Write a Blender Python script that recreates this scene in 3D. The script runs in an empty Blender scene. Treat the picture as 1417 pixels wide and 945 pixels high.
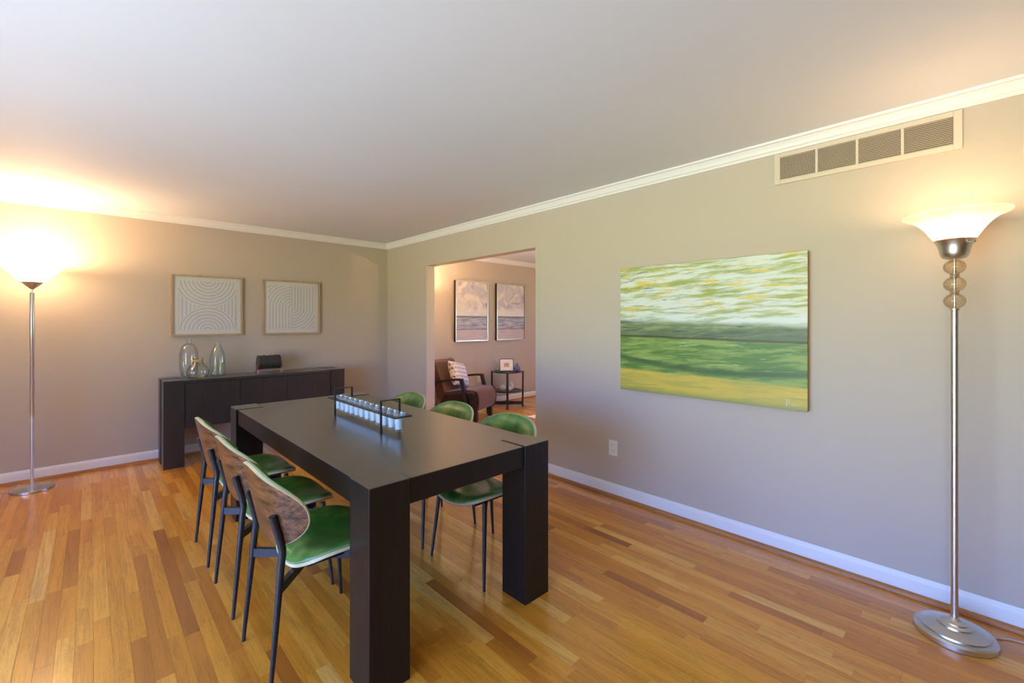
import bpy, bmesh, math, random
from mathutils import Vector, Matrix

# ------------------------------------------------------------------ camera, world, light, exposure
SC = bpy.context.scene
COL = SC.collection
PI = math.pi
YAW = 0.762267          # angle between the view axis and the long wall
CAM_H = 1.364
cam_d = bpy.data.cameras.new('camera')
cam = bpy.data.objects.new('camera', cam_d); COL.objects.link(cam)
cam.location = (0, 0, CAM_H)
cam.rotation_euler = (PI/2, 0, -YAW)
cam_d.sensor_width = 36.0
cam_d.lens = 36.0*611.1/1417.0
cam_d.shift_y = -26.3/1417.0
cam_d.clip_start = 0.05
SC.camera = cam
SC.view_settings.view_transform = 'Standard'
SC.view_settings.look = 'None'
SC.view_settings.gamma = 1.0
SC.view_settings.use_curve_mapping = False
SC.view_settings.exposure = 0.10
SC.cycles.use_denoising = True
SC.cycles.max_bounces = 10
SC.cycles.diffuse_bounces = 5
SC.cycles.transparent_max_bounces = 12
SC.cycles.sample_clamp_indirect = 6.0
SC.cycles.caustics_refractive = False
SC.cycles.caustics_reflective = False

def lin(r, g, b):
    f = lambda c: (c/255/12.92) if c/255 <= 0.04045 else ((c/255+0.055)/1.055)**2.4
    return (f(r), f(g), f(b), 1.0)

SKY_STRENGTH = 28.0
LAMP_WARM = (1.0, 0.62, 0.36)
world = bpy.data.worlds.new('world'); SC.world = world
world.use_nodes = True
nt = world.node_tree; nt.nodes.clear()
wo = nt.nodes.new('ShaderNodeOutputWorld'); wb = nt.nodes.new('ShaderNodeBackground')
tc = nt.nodes.new('ShaderNodeTexCoord'); sx = nt.nodes.new('ShaderNodeSeparateXYZ')
mr = nt.nodes.new('ShaderNodeMapRange'); mr.inputs[1].default_value = -1; mr.inputs[2].default_value = 1
cr = nt.nodes.new('ShaderNodeValToRGB')
nt.links.new(tc.outputs['Generated'], sx.inputs[0]); nt.links.new(sx.outputs[2], mr.inputs[0])
nt.links.new(mr.outputs[0], cr.inputs[0]); nt.links.new(cr.outputs[0], wb.inputs[0]); nt.links.new(wb.outputs[0], wo.inputs[0])
wb.inputs[1].default_value = SKY_STRENGTH
els = cr.color_ramp.elements     # patio paving, lawn, tree line, sky
els[0].position = 0.0; els[0].color = (0.48, 0.57, 0.74, 1)
els[1].position = 1.0; els[1].color = (0.12, 0.25, 0.66, 1)
for p, c in ((0.36, (0.48, 0.57, 0.74)), (0.40, (0.42, 0.48, 0.32)), (0.485, (0.46, 0.54, 0.27)), (0.515, (0.20, 0.33, 0.70)), (0.6, (0.14, 0.28, 0.74))):
    e = els.new(p); e.color = (*c, 1)

def portal(name, loc, rot, sx_, sy_):
    l = bpy.data.lights.new(name, 'AREA'); l.shape = 'RECTANGLE'; l.size = sx_; l.size_y = sy_
    l.cycles.is_portal = True
    o = bpy.data.objects.new(name, l); COL.objects.link(o); o.location = loc; o.rotation_euler = rot
    return o

# room extents
XW, YW, ZC = 2.97, 5.60, 2.44        # long wall, far wall, ceiling
XL, YN = -2.60, -6.00                # window wall, near wall
WT = 0.12                            # wall thickness
XR2, YN2 = 7.00, 0.60                # living room extents
WIN1 = (-0.80, 3.00, 0.12, 2.12)      # y0,y1,z0,z1 on the left wall
WIN2 = (1.60, 3.40, 0.60, 2.00)      # on the living room's far side
portal('window_daylight', (XL-0.02, (WIN1[0]+WIN1[1])/2, (WIN1[2]+WIN1[3])/2), (0, -PI/2, 0), WIN1[3]-WIN1[2], WIN1[1]-WIN1[0])
portal('window_daylight', (XR2+0.02, (WIN2[0]+WIN2[1])/2, (WIN2[2]+WIN2[3])/2), (0, PI/2, 0), WIN2[3]-WIN2[2], WIN2[1]-WIN2[0])

# ------------------------------------------------------------------ helpers
def tag(o, label=None, cat=None, group=None, kind=None):
    if label: o['label'] = label
    if cat: o['category'] = cat
    if group: o['group'] = group
    if kind: o['kind'] = kind
    return o

def thing(name, label, cat, loc=(0, 0, 0), rz=0.0, group=None):
    o = bpy.data.objects.new(name, None); COL.objects.link(o)
    o.empty_display_size = 0.1
    o.location = loc; o.rotation_euler = (0, 0, rz)
    return tag(o, label, cat, group)

def obj(name, bm, mat, parent=None, smooth=None, loc=None, rot=None):
    me = bpy.data.meshes.new(name)
    if isinstance(bm, bmesh.types.BMesh):
        bmesh.ops.recalc_face_normals(bm, faces=bm.faces)
        bm.to_mesh(me); bm.free()
    else:
        me.from_pydata(bm[0], [], bm[1]); me.update()
    if smooth is not None:
        me.polygons.foreach_set('use_smooth', [True]*len(me.polygons))
        me.set_sharp_from_angle(angle=math.radians(smooth))
    for m in (mat if isinstance(mat, (list, tuple)) else [mat]): me.materials.append(m)
    o = bpy.data.objects.new(name, me); COL.objects.link(o)
    if parent: o.parent = parent
    if loc: o.location = loc
    if rot: o.rotation_euler = rot
    return o

def copy_tree(o, parent=None):
    c = o.copy(); COL.objects.link(c); c.parent = parent
    for ch in [k for k in o.children]:
        copy_tree(ch, c)
    return c

def BM(): return bmesh.new()

def box(bm, x0, x1, y0, y1, z0, z1, bev=0.0, seg=1):
    r = bmesh.ops.create_cube(bm, size=1.0, matrix=Matrix.Translation(((x0+x1)/2, (y0+y1)/2, (z0+z1)/2)) @ Matrix.Diagonal((x1-x0, y1-y0, z1-z0, 1)))
    if bev:
        es = {e for v in r['verts'] for e in v.link_edges}
        bmesh.ops.bevel(bm, geom=list(es), offset=bev, segments=seg, profile=0.5, affect='EDGES')
    return bm

def prism(bm, poly, axis, a0, a1, bev=0.0, seg=2):
    """poly: 2-D points; axis: the axis it is extruded along (0,1,2)."""
    def P(p, a):
        if axis == 0: return (a, p[0], p[1])
        if axis == 1: return (p[0], a, p[1])
        return (p[0], p[1], a)
    lo = [bm.verts.new(P(p, a0)) for p in poly]; hi = [bm.verts.new(P(p, a1)) for p in poly]
    n = len(poly); fs = [bm.faces.new(lo[::-1]), bm.faces.new(hi)]
    for i in range(n): bm.faces.new((lo[i], lo[(i+1) % n], hi[(i+1) % n], hi[i]))
    if bev:
        es = [e for f in fs for e in f.edges]
        bmesh.ops.bevel(bm, geom=es, offset=bev, segments=seg, profile=0.5, affect='EDGES')
    return bm

def lathe(bm, prof, seg=40, c=(0, 0, 0), closed=False):
    rings = []
    for r, z in prof:
        if r < 1e-6: rings.append([bm.verts.new((c[0], c[1], c[2]+z))])
        else: rings.append([bm.verts.new((c[0]+r*math.cos(2*PI*i/seg), c[1]+r*math.sin(2*PI*i/seg), c[2]+z)) for i in range(seg)])
    pairs = list(zip(rings, rings[1:]))
    if closed: pairs.append((rings[-1], rings[0]))
    for a, b in pairs:
        for i in range(seg):
            j = (i+1) % seg
            if len(a) == 1 and len(b) == 1: continue
            if len(a) == 1: bm.faces.new((a[0], b[i], b[j]))
            elif len(b) == 1: bm.faces.new((a[i], a[j], b[0]))
            else: bm.faces.new((a[i], a[j], b[j], b[i]))
    return bm

def tube(bm, pts, rad, seg=10, closed=False, cap=True, flat=None):
    """round tube through pts; rad: number or list; flat=(w,h) gives a rectangular bar (w horizontal, h vertical)."""
    P = [Vector(p) for p in pts]; n = len(P)
    R = rad if isinstance(rad, (list, tuple)) else [rad]*n
    rings = []
    prev = None
    for i in range(n):
        a = P[(i-1) % n] if closed or i > 0 else P[i]
        b = P[(i+1) % n] if closed or i < n-1 else P[i]
        t = (b-a).normalized()
        if prev is None:
            up = Vector((0, 0, 1)) if abs(t.z) < 0.95 else Vector((1, 0, 0))
            s = t.cross(up).normalized()
        else:
            s = (prev - t*prev.dot(t)).normalized()
        prev = s
        u = s.cross(t).normalized()
        if flat:
            w, h = flat
            rings.append([bm.verts.new(P[i]+s*x*w/2+u*y*h/2) for x, y in ((1, 1), (-1, 1), (-1, -1), (1, -1))])
        else:
            rings.append([bm.verts.new(P[i]+(s*math.cos(2*PI*k/seg)+u*math.sin(2*PI*k/seg))*R[i]) for k in range(seg)])
    m = len(rings[0])
    for i in range(n if closed else n-1):
        a, b = rings[i], rings[(i+1) % n]
        for k in range(m): bm.faces.new((a[k], a[(k+1) % m], b[(k+1) % m], b[k]))
    if cap and not closed:
        bm.faces.new(rings[0][::-1]); bm.faces.new(rings[-1])
    return bm

def sweep(bm, prof, path):
    """prof: closed list of (out, z); path: list of (x, y, nx, ny) with the mitre direction scaled."""
    rings = [[bm.verts.new((x+nx*o, y+ny*o, z)) for o, z in prof] for x, y, nx, ny in path]
    m = len(prof)
    for a, b in zip(rings, rings[1:]):
        for k in range(m): bm.faces.new((a[k], a[(k+1) % m], b[(k+1) % m], b[k]))
    bm.faces.new(rings[0][::-1]); bm.faces.new(rings[-1])
    return bm

# ------------------------------------------------------------------ materials
class NT:
    def __init__(s, name):
        s.m = bpy.data.materials.new(name); s.m.use_nodes = True
        s.t = s.m.node_tree; s.t.nodes.clear()
        s.out = s.t.nodes.new('ShaderNodeOutputMaterial')
    def node(s, typ, **kw):
        n = s.t.nodes.new(typ)
        for k, v in kw.items(): setattr(n, k, v)
        return n
    def link(s, a, b): s.t.links.new(a, b)
    def put(s, sock, v):
        if hasattr(v, 'is_linked') or isinstance(v, bpy.types.NodeSocket): s.link(v, sock)
        else: sock.default_value = v
    def math(s, op, a, b=0.0, c=0.0, clamp=False):
        n = s.node('ShaderNodeMath', operation=op, use_clamp=clamp)
        s.put(n.inputs[0], a); s.put(n.inputs[1], b); s.put(n.inputs[2], c)
        return n.outputs[0]
    def xyz(s, vec):
        n = s.node('ShaderNodeSeparateXYZ'); s.link(vec, n.inputs[0]); return n.outputs
    def comb(s, x, y, z):
        n = s.node('ShaderNodeCombineXYZ')
        for i, v in enumerate((x, y, z)): s.put(n.inputs[i], v)
        return n.outputs[0]
    def noise(s, vec, scale=5, detail=4, rough=0.55, dist=0.0):
        n = s.node('ShaderNodeTexNoise')
        if vec is not None: s.link(vec, n.inputs['Vector'])
        n.inputs['Scale'].default_value = scale; n.inputs['Detail'].default_value = detail
        n.inputs['Roughness'].default_value = rough; n.inputs['Distortion'].default_value = dist
        return n.outputs[0]
    def ramp(s, fac, stops, interp='LINEAR'):
        n = s.node('ShaderNodeValToRGB'); n.color_ramp.interpolation = interp
        e = n.color_ramp.elements
        while len(e) > 1: e.remove(e[0])
        e[0].position = stops[0][0]; e[0].color = stops[0][1]
        for p, c in stops[1:]:
            k = e.new(p); k.color = c
        s.put(n.inputs[0], fac)
        return n.outputs[0]
    def mix(s, fac, a, b, blend='MIX'):
        n = s.node('ShaderNodeMix', data_type='RGBA', blend_type=blend)
        s.put(n.inputs[0], fac); s.put(n.inputs[6], a); s.put(n.inputs[7], b)
        return n.outputs[2]
    def smooth(s, x, a, b):
        n = s.node('ShaderNodeMapRange', interpolation_type='SMOOTHSTEP')
        s.put(n.inputs[0], x); s.put(n.inputs[1], a); s.put(n.inputs[2], b)
        return n.outputs[0]
    def coord(s, which='Object'):
        return s.node('ShaderNodeTexCoord').outputs[which]
    def attr(s, name):
        n = s.node('ShaderNodeAttribute'); n.attribute_name = name; return n.outputs
    def scale(s, vec, v):
        n = s.node('ShaderNodeVectorMath', operation='MULTIPLY'); s.link(vec, n.inputs[0]); n.inputs[1].default_value = v
        return n.outputs[0]
    def add(s, vec, v):
        n = s.node('ShaderNodeVectorMath', operation='ADD'); s.link(vec, n.inputs[0]); s.put(n.inputs[1], v)
        return n.outputs[0]
    def bsdf(s, color, rough=0.5, metal=0.0, bump=None, bump_str=0.1, bump_dist=0.002, spec=0.5, coat=0.0, coat_rough=0.1, **kw):
        p = s.node('ShaderNodeBsdfPrincipled')
        s.put(p.inputs['Base Color'], color); s.put(p.inputs['Roughness'], rough); s.put(p.inputs['Metallic'], metal)
        p.inputs['Specular IOR Level'].default_value = spec
        p.inputs['Coat Weight'].default_value = coat; p.inputs['Coat Roughness'].default_value = coat_rough
        for k, v in kw.items(): s.put(p.inputs[k.replace('_', ' ')], v)
        if bump is not None:
            b = s.node('ShaderNodeBump'); b.inputs['Strength'].default_value = bump_str; b.inputs['Distance'].default_value = bump_dist
            s.link(bump, b.inputs['Height']); s.link(b.outputs[0], p.inputs['Normal'])
        s.link(p.outputs[0], s.out.inputs[0])
        return p

def paint(name, col, rough=0.6, mottle=0.03, bump=0.06):
    n = NT(name); co = n.coord()
    a = n.noise(co, 1.3, 3); c2 = tuple(x*(1-mottle*2) for x in col[:3])+(1,)
    n.bsdf(n.mix(a, col, c2), rough, bump=n.noise(co, 260, 2), bump_str=bump, bump_dist=0.0015, spec=0.3)
    return n.m

M = {}
M['wall'] = paint('wall_paint', lin(192, 179, 162), 0.55)
M['ceiling'] = paint('ceiling_paint', lin(222, 227, 229), 0.7)
M['trim'] = paint('trim_paint', lin(228, 225, 219), 0.35, 0.01, 0.02)
M['vent'] = paint('vent_paint', lin(209, 195, 175), 0.45, 0.02, 0.02)
M['white_plastic'] = paint('white_plastic', lin(232, 228, 220), 0.35, 0.01, 0.0)

def wood(name, dark, light, axis, scale=(1, 1, 1), rough=0.4, coat=0.0, fine=1.0, spec=0.5, bump=0.08, coat_rough=0.12, lo=0.32, hi=0.68):
    """straight grained wood; axis = grain direction in object space."""
    n = NT(name); co = n.coord()
    s = [14.0*fine, 14.0*fine, 14.0*fine]; s[axis] = 0.7*fine
    v = n.scale(co, tuple(a*b for a, b in zip(s, scale)))
    a = n.noise(v, 1.0, 6, 0.6, 0.4); b = n.noise(n.scale(co, tuple(x*6 for x in s)), 1.0, 3, 0.5)
    f = n.math('ADD', n.math('MULTIPLY', a, 0.65), n.math('MULTIPLY', b, 0.35))
    c = n.ramp(f, [(lo, dark), (hi, light)])
    n.bsdf(c, rough, bump=f, bump_str=bump, bump_dist=0.002, coat=coat, coat_rough=coat_rough, spec=spec)
    return n.m

M['espresso_top_lit'] = wood('espresso_veneer_along_lit', lin(30, 25, 22), lin(52, 44, 40), 1, rough=0.36, fine=7.0, spec=0.8, coat=1.0, coat_rough=0.30)  # table's upward faces: same wood, paler, light from above put into the colour
M['espresso_upright_shaded'] = wood('espresso_veneer_upright_shade', lin(15, 11, 10), lin(32, 25, 22), 2, rough=0.42, fine=7.0, spec=0.3, coat=0.12, coat_rough=0.25)  # table's upright faces: same wood, darker, shade put into the colour
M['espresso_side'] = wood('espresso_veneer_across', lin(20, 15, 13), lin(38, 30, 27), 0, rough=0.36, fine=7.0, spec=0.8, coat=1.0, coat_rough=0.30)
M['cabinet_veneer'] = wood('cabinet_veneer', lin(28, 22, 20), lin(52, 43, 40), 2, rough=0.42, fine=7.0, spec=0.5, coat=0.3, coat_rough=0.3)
M['espresso_edge_shaded'] = wood('espresso_veneer_edge_shade', lin(15, 11, 10), lin(32, 25, 22), 1, rough=0.42, fine=7.0, spec=0.3, coat=0.12, coat_rough=0.25)  # tabletop sides: same wood, shade painted in as a darker colour
M['walnut'] = wood('walnut_veneer', lin(40, 23, 14), lin(122, 80, 50), 1, rough=0.36, fine=4.5, lo=0.40, hi=0.60, coat=0.15, coat_rough=0.25)
M['cream_edge'] = paint('cream_edge', lin(214, 202, 160), 0.4, 0.03, 0.0)
M['shoe'] = wood('shoe_moulding_oak', lin(142, 84, 34), lin(198, 132, 64), 1, rough=0.5, fine=0.8)
M['shoe_x'] = wood('shoe_moulding_oak_far', lin(142, 84, 34), lin(198, 132, 64), 0, rough=0.5, fine=0.8)
M['frame_wood'] = wood('pale_frame_wood', lin(158, 132, 106), lin(196, 170, 140), 2, rough=0.45, fine=1.2)
M['dark_wood'] = wood('dark_table_wood', lin(26, 17, 13), lin(52, 34, 26), 2, rough=0.3, fine=1.5)

def metal(name, col, rough, aniso=0.0, brushed=True):
    n = NT(name); co = n.coord()
    r = n.math('ADD', n.math('MULTIPLY', n.noise(n.scale(co, (300, 300, 6)), 1.0, 2), 0.10), rough-0.05) if brushed else rough
    n.bsdf(col, r, 1.0)
    return n.m
M['nickel'] = metal('brushed_nickel', lin(214, 208, 200), 0.33, brushed=False)
M['black_metal'] = metal('black_powder_coat', lin(34, 34, 38), 0.42, brushed=False)
n = NT('black_steel'); n.bsdf(n.mix(n.noise(n.coord(), 60), lin(26, 26, 30), lin(40, 40, 44)), 0.38, spec=0.5); M['black_metal'] = n.m
M['copper'] = metal('copper_wire', lin(214, 150, 130), 0.3)
M['champagne'] = metal('champagne_leaf', lin(226, 214, 196), 0.35)

# leather with a worn patina
n = NT('green_leather'); co = n.coord()
a = n.noise(co, 7, 4, 0.6); b = n.noise(co, 90, 3)
c = n.ramp(a, [(0.30, lin(36, 84, 26)), (0.5, lin(66, 122, 46)), (0.72, lin(146, 168, 80))])
c = n.mix(n.math('MULTIPLY', b, 0.25), c, lin(52, 100, 40))
n.bsdf(c, n.math('ADD', n.math('MULTIPLY', a, 0.22), 0.22), bump=b, bump_str=0.16, bump_dist=0.002, spec=0.6, coat=0.5, coat_rough=0.2)
M['leather'] = n.m
n = NT('leather_piping'); n.bsdf(n.mix(n.noise(n.coord(), 40), lin(150, 170, 110), lin(110, 146, 84)), 0.35); M['piping'] = n.m

# oak planks: tone and seed come from the mesh
n = NT('oak_strip_floor')
pos = n.node('ShaderNodeNewGeometry').outputs['Position']
tone = n.attr('tone')[2]; seed = n.attr('seed')[2]
off = n.comb(n.math('MULTIPLY', seed, 13.7), n.math('MULTIPLY', seed, 31.3), 0.0)
p2 = n.add(pos, off)
g1 = n.noise(n.scale(p2, (26, 1.5, 1)), 1.0, 5, 0.6, 0.9)
g2 = n.noise(n.scale(p2, (190, 5.5, 1)), 1.0, 3, 0.6)
g3 = n.noise(n.scale(p2, (9, 2.2, 1)), 1.0, 2, 0.5, 2.5)
cath = n.math('PINGPONG', n.math('MULTIPLY', g3, 9.0), 0.5)
base = n.ramp(tone, [(0.0, lin(170, 99, 30)), (0.14, lin(184, 110, 33)), (0.34, lin(208, 132, 36)), (0.6, lin(222, 146, 42)), (0.85, lin(234, 163, 58)), (1.0, lin(240, 184, 92))])
dk = n.mix(0.5, base, lin(120, 66, 24))
f = n.math('ADD', n.math('MULTIPLY', g1, 0.5), n.math('MULTIPLY', g2, 0.38))
f = n.math('ADD', f, n.math('MULTIPLY', cath, 0.12))
f = n.smooth(f, 0.38, 0.64)
c = n.mix(n.math('MULTIPLY', f, 0.95), base, dk)
knot = n.smooth(n.noise(n.scale(p2, (7, 3.4, 1)), 1.0, 1, 0.5), 0.77, 0.83)
c = n.mix(n.math('MULTIPLY', knot, 0.6), c, lin(84, 46, 20))
n.bsdf(c, n.math('ADD', 0.26, n.math('MULTIPLY', g2, 0.10)), bump=f, bump_str=0.05, bump_dist=0.001, spec=0.5, coat=0.6, coat_rough=0.13)
M['oak'] = n.m
n = NT('sub_floor'); n.bsdf(n.mix(n.noise(n.coord(), 12), lin(60, 34, 16), lin(80, 48, 24)), 0.8); M['subfloor'] = n.m

def glass(name, tint, rough=0.0, ior=1.45):
    n = NT(name); c = n.mix(n.noise(n.coord(), 9, 2), tint, tuple(x*0.96 for x in tint[:3])+(1,))
    n.bsdf(c, rough, Transmission_Weight=1.0, IOR=ior); return n.m
def pane(name, tint=(1, 1, 1, 1), refl=0.06, rough=0.02):
    n = NT(name)
    t = n.node('ShaderNodeBsdfTransparent'); t.inputs[0].default_value = tint
    g = n.node('ShaderNodeBsdfGlossy'); g.inputs['Roughness'].default_value = rough
    lw = n.node('ShaderNodeLayerWeight'); lw.inputs[0].default_value = 0.25
    m = n.node('ShaderNodeMixShader'); n.link(n.math('ADD', n.math('MULTIPLY', lw.outputs['Fresnel'], 0.6), refl*0.3, clamp=True), m.inputs[0])
    n.link(t.outputs[0], m.inputs[1]); n.link(g.outputs[0], m.inputs[2]); n.link(m.outputs[0], n.out.inputs[0])
    return n.m
M['pane'] = pane('window_glass')
M['picture_glass'] = pane('picture_glass', refl=0.05)
n = NT('clear_cup_glass')
t_ = n.node('ShaderNodeBsdfTransparent'); t_.inputs[0].default_value = (0.96, 0.98, 0.97, 1)
g_ = n.node('ShaderNodeBsdfGlossy'); g_.inputs['Roughness'].default_value = 0.08
d_ = n.node('ShaderNodeBsdfDiffuse'); n.link(n.mix(n.noise(n.coord(), 30), (0.9, 0.92, 0.92, 1), (0.8, 0.84, 0.84, 1)), d_.inputs[0])
m1 = n.node('ShaderNodeMixShader'); m1.inputs[0].default_value = 0.5; n.link(d_.outputs[0], m1.inputs[1]); n.link(g_.outputs[0], m1.inputs[2])
lw = n.node('ShaderNodeLayerWeight'); lw.inputs[0].default_value = 0.3
m2 = n.node('ShaderNodeMixShader'); n.link(n.math('ADD', n.math('MULTIPLY', lw.outputs['Facing'], 0.4), 0.10, clamp=True), m2.inputs[0])
n.link(t_.outputs[0], m2.inputs[1]); n.link(m1.outputs[0], m2.inputs[2]); n.link(m2.outputs[0], n.out.inputs[0])
M['clear_glass'] = n.m
def thin_glass(name, face, edge):
    n = NT(name)
    lw = n.node('ShaderNodeLayerWeight'); lw.inputs[0].default_value = 0.35
    wav = n.noise(n.coord(), 14, 2)
    k = n.math('ADD', n.math('POWER', lw.outputs['Facing'], 2.5), n.math('MULTIPLY', n.math('SUBTRACT', wav, 0.5), 0.2), clamp=True)
    t = n.node('ShaderNodeBsdfTransparent'); n.link(n.mix(k, face, edge), t.inputs[0])
    g = n.node('ShaderNodeBsdfGlossy'); g.inputs['Roughness'].default_value = 0.04
    m = n.node('ShaderNodeMixShader'); n.link(n.math('ADD', n.math('MULTIPLY', lw.outputs['Fresnel'], 0.3), 0.02, clamp=True), m.inputs[0])
    n.link(t.outputs[0], m.inputs[1]); n.link(g.outputs[0], m.inputs[2]); n.link(m.outputs[0], n.out.inputs[0])
    return n.m
M['bottle_pale'] = thin_glass('pale_bottle_glass', (0.99, 0.992, 0.985, 1), (0.70, 0.77, 0.68, 1))
M['bottle_aqua'] = thin_glass('aqua_bottle_glass', (0.975, 0.992, 0.988, 1), (0.54, 0.76, 0.70, 1))
M['bottle_green'] = thin_glass('green_jar_glass', (0.985, 0.99, 0.975, 1), (0.62, 0.72, 0.58, 1))
M['globe_glass'] = thin_glass('lamp_globe_glass', (0.97, 0.93, 0.86, 1), (0.72, 0.62, 0.48, 1))
M['smoke_glass'] = pane('smoked_table_glass', (0.45, 0.47, 0.45, 1), 0.4, 0.03)

def shade_mat(name, emit, veins):
    n = NT(name); co = n.coord()
    d = n.node('ShaderNodeBsdfDiffuse'); t = n.node('ShaderNodeBsdfTranslucent'); e = n.node('ShaderNodeEmission')
    col = n.mix(n.smooth(n.noise(n.scale(co, (6, 6, 14)), 1.0, 4, 0.6, 1.5), 0.4, 0.65), lin(250, 244, 236), lin(238, 226, 214)) if veins else n.mix(n.noise(co, 4), lin(250, 246, 240), lin(244, 238, 230))
    n.link(col, d.inputs[0]); n.link(col, t.inputs[0]); n.link(n.mix(1.0, col, (1.0, 0.70, 0.45, 1), 'MULTIPLY'), e.inputs[0]); e.inputs[1].default_value = emit
    m = n.node('ShaderNodeMixShader'); m.inputs[0].default_value = 0.75
    n.link(d.outputs[0], m.inputs[1]); n.link(t.outputs[0], m.inputs[2])
    a = n.node('ShaderNodeAddShader'); n.link(m.outputs[0], a.inputs[0]); n.link(e.outputs[0], a.inputs[1]); n.link(a.outputs[0], n.out.inputs[0])
    return n.m
M['shade_plain'] = shade_mat('frosted_shade', 9.0, False)
M['shade_marbled'] = shade_mat('alabaster_shade', 0.3, True)
n = NT('bulb_glow'); e = n.node('ShaderNodeEmission'); e.inputs[1].default_value = 14
n.link(n.mix(n.noise(n.coord(), 5), (1, .80, .52, 1), (1, .78, .50, 1)), e.inputs[0]); n.link(e.outputs[0], n.out.inputs[0]); M['bulb'] = n.m

def fabric(name, c1, c2, scale=220, rough=0.85):
    n = NT(name); co = n.coord(); a = n.noise(co, scale, 3)
    n.bsdf(n.mix(a, c1, c2), rough, bump=a, bump_str=0.3, bump_dist=0.002, spec=0.2, Sheen_Weight=0.2); return n.m
M['brown_fabric'] = fabric('brown_microsuede', lin(84, 54, 42), lin(104, 70, 56))
M['dark_fabric'] = fabric('dark_brown_side', lin(36, 22, 18), lin(52, 34, 28))
M['rug'] = fabric('cream_rug', lin(222, 214, 202), lin(238, 232, 222), 90)
M['mat_board'] = paint('mat_board', lin(250, 246, 238), 0.8, 0.01, 0.02)
M['wax'] = paint('white_wax', lin(236, 238, 236), 0.4, 0.02, 0.0)
M['ceramic'] = paint('white_ceramic', lin(206, 206, 206), 0.25, 0.05, 0.0)
M['ceramic_violet'] = paint('violet_ceramic', lin(104, 100, 150), 0.22, 0.2, 0.0)
M['petal'] = paint('white_petal', lin(240, 240, 230), 0.6, 0.02, 0.0)
M['stem'] = paint('green_stem', lin(120, 140, 90), 0.6, 0.05, 0.0)
M['coaster'] = wood('black_coaster', lin(26, 24, 24), lin(84, 78, 72), 0, rough=0.4, fine=3)
M['neck_cord'] = paint('raffia_cord', lin(196, 164, 104), 0.7, 0.1, 0.1)
M['cord'] = paint('cord_plastic', lin(206, 186, 160), 0.4, 0.01, 0.0)
n = NT('dark_void'); n.bsdf(n.mix(n.noise(n.coord(), 8), lin(70, 56, 44), lin(92, 74, 58)), 0.9); M['void'] = n.m

# ------------------------------------------------------------------ structure
T = 0.15
def struct(name, bm, mat, label, cat, smooth=None):
    return tag(obj(name, bm, mat, smooth=smooth), label, cat, kind='structure')

struct('ceiling', box(BM(), XL-T, XR2+T, YN-T, YW+T, ZC, ZC+0.12), M['ceiling'], 'smooth white ceiling over the dining room', 'ceiling')
bm = BM(); box(bm, XL-T, XW, YW, YW+T, 0, ZC)
struct('wall_far', bm, M['wall'], 'greige wall behind the dark sideboard and tall lamp', 'wall')
OY0, OY1, OZ = 2.797, 4.626, 2.057
bm = BM(); prism(bm, [(YN, 0), (OY0, 0), (OY0, OZ), (OY1, OZ), (OY1, 0), (YW+T, 0), (YW+T, ZC), (YN, ZC)], 0, XW, XW+WT)
struct('wall_right', bm, M['wall'], 'long greige wall with green painting, vent and open doorway', 'wall')
y0, y1, z0, z1 = WIN1
bm = BM(); box(bm, XL-T, XL, YN-T, y0, 0, ZC); box(bm, XL-T, XL, y1, YW+T, 0, ZC); box(bm, XL-T, XL, y0, y1, 0, z0); box(bm, XL-T, XL, y0, y1, z1, ZC)
struct('wall_left', bm, M['wall'], 'greige wall holding the wide window', 'wall')
struct('wall_near', box(BM(), XL, XR2+T, YN-T, YN, 0, ZC), M['wall'], 'greige wall behind the viewer', 'wall')
struct('wall_living_far', box(BM(), XW+WT, XR2+T, YW, YW+T, 0, ZC), M['wall'], 'warm greige living room wall with two seascapes', 'wall')
y0, y1, z0, z1 = WIN2
bm = BM(); box(bm, XR2, XR2+T, YN, y0, 0, ZC); box(bm, XR2, XR2+T, y1, YW+T, 0, ZC); box(bm, XR2, XR2+T, y0, y1, 0, z0); box(bm, XR2, XR2+T, y0, y1, z1, ZC)
struct('wall_living_right', bm, M['wall'], 'greige living room wall with a window', 'wall')
struct('wall_living_near', box(BM(), XW+WT, XR2, YN2-T, YN2, 0, ZC), M['wall'], 'greige wall closing the living room', 'wall')

def window(name, x, w, nx, label):
    y0, y1, z0, z1 = w
    root = thing(name, label, 'window', (x, (y0+y1)/2, z0)); root['kind'] = 'structure'
    W, H = y1-y0, z1-z0; f = 0.06
    bm = BM()
    box(bm, -0.05, 0.05, -W/2, -W/2+f, 0, H); box(bm, -0.05, 0.05, W/2-f, W/2, 0, H)
    box(bm, -0.05, 0.05, -W/2+f, W/2-f, 0, f); box(bm, -0.05, 0.05, -W/2+f, W/2-f, H-f, H)
    obj('window_frame', bm, M['trim'], root)
    for k in range(1, nx): obj('mullion', box(BM(), -0.04, 0.04, -W/2+W*k/nx-0.03, -W/2+W*k/nx+0.03, f, H-f), M['trim'], root)
    for k in range(nx):
        a = -W/2+W*k/nx+(f if k == 0 else 0.03); b = -W/2+W*(k+1)/nx-(f if k == nx-1 else 0.03)
        obj('pane', box(BM(), -0.003, 0.003, a, b, f, H-f), M['pane'], root)
    return root
window('window_1', XL-T/2, WIN1, 3, 'wide window facing the long greige wall')
window('window_2', XR2+T/2, WIN2, 3, 'living room window beyond the doorway')

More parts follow.
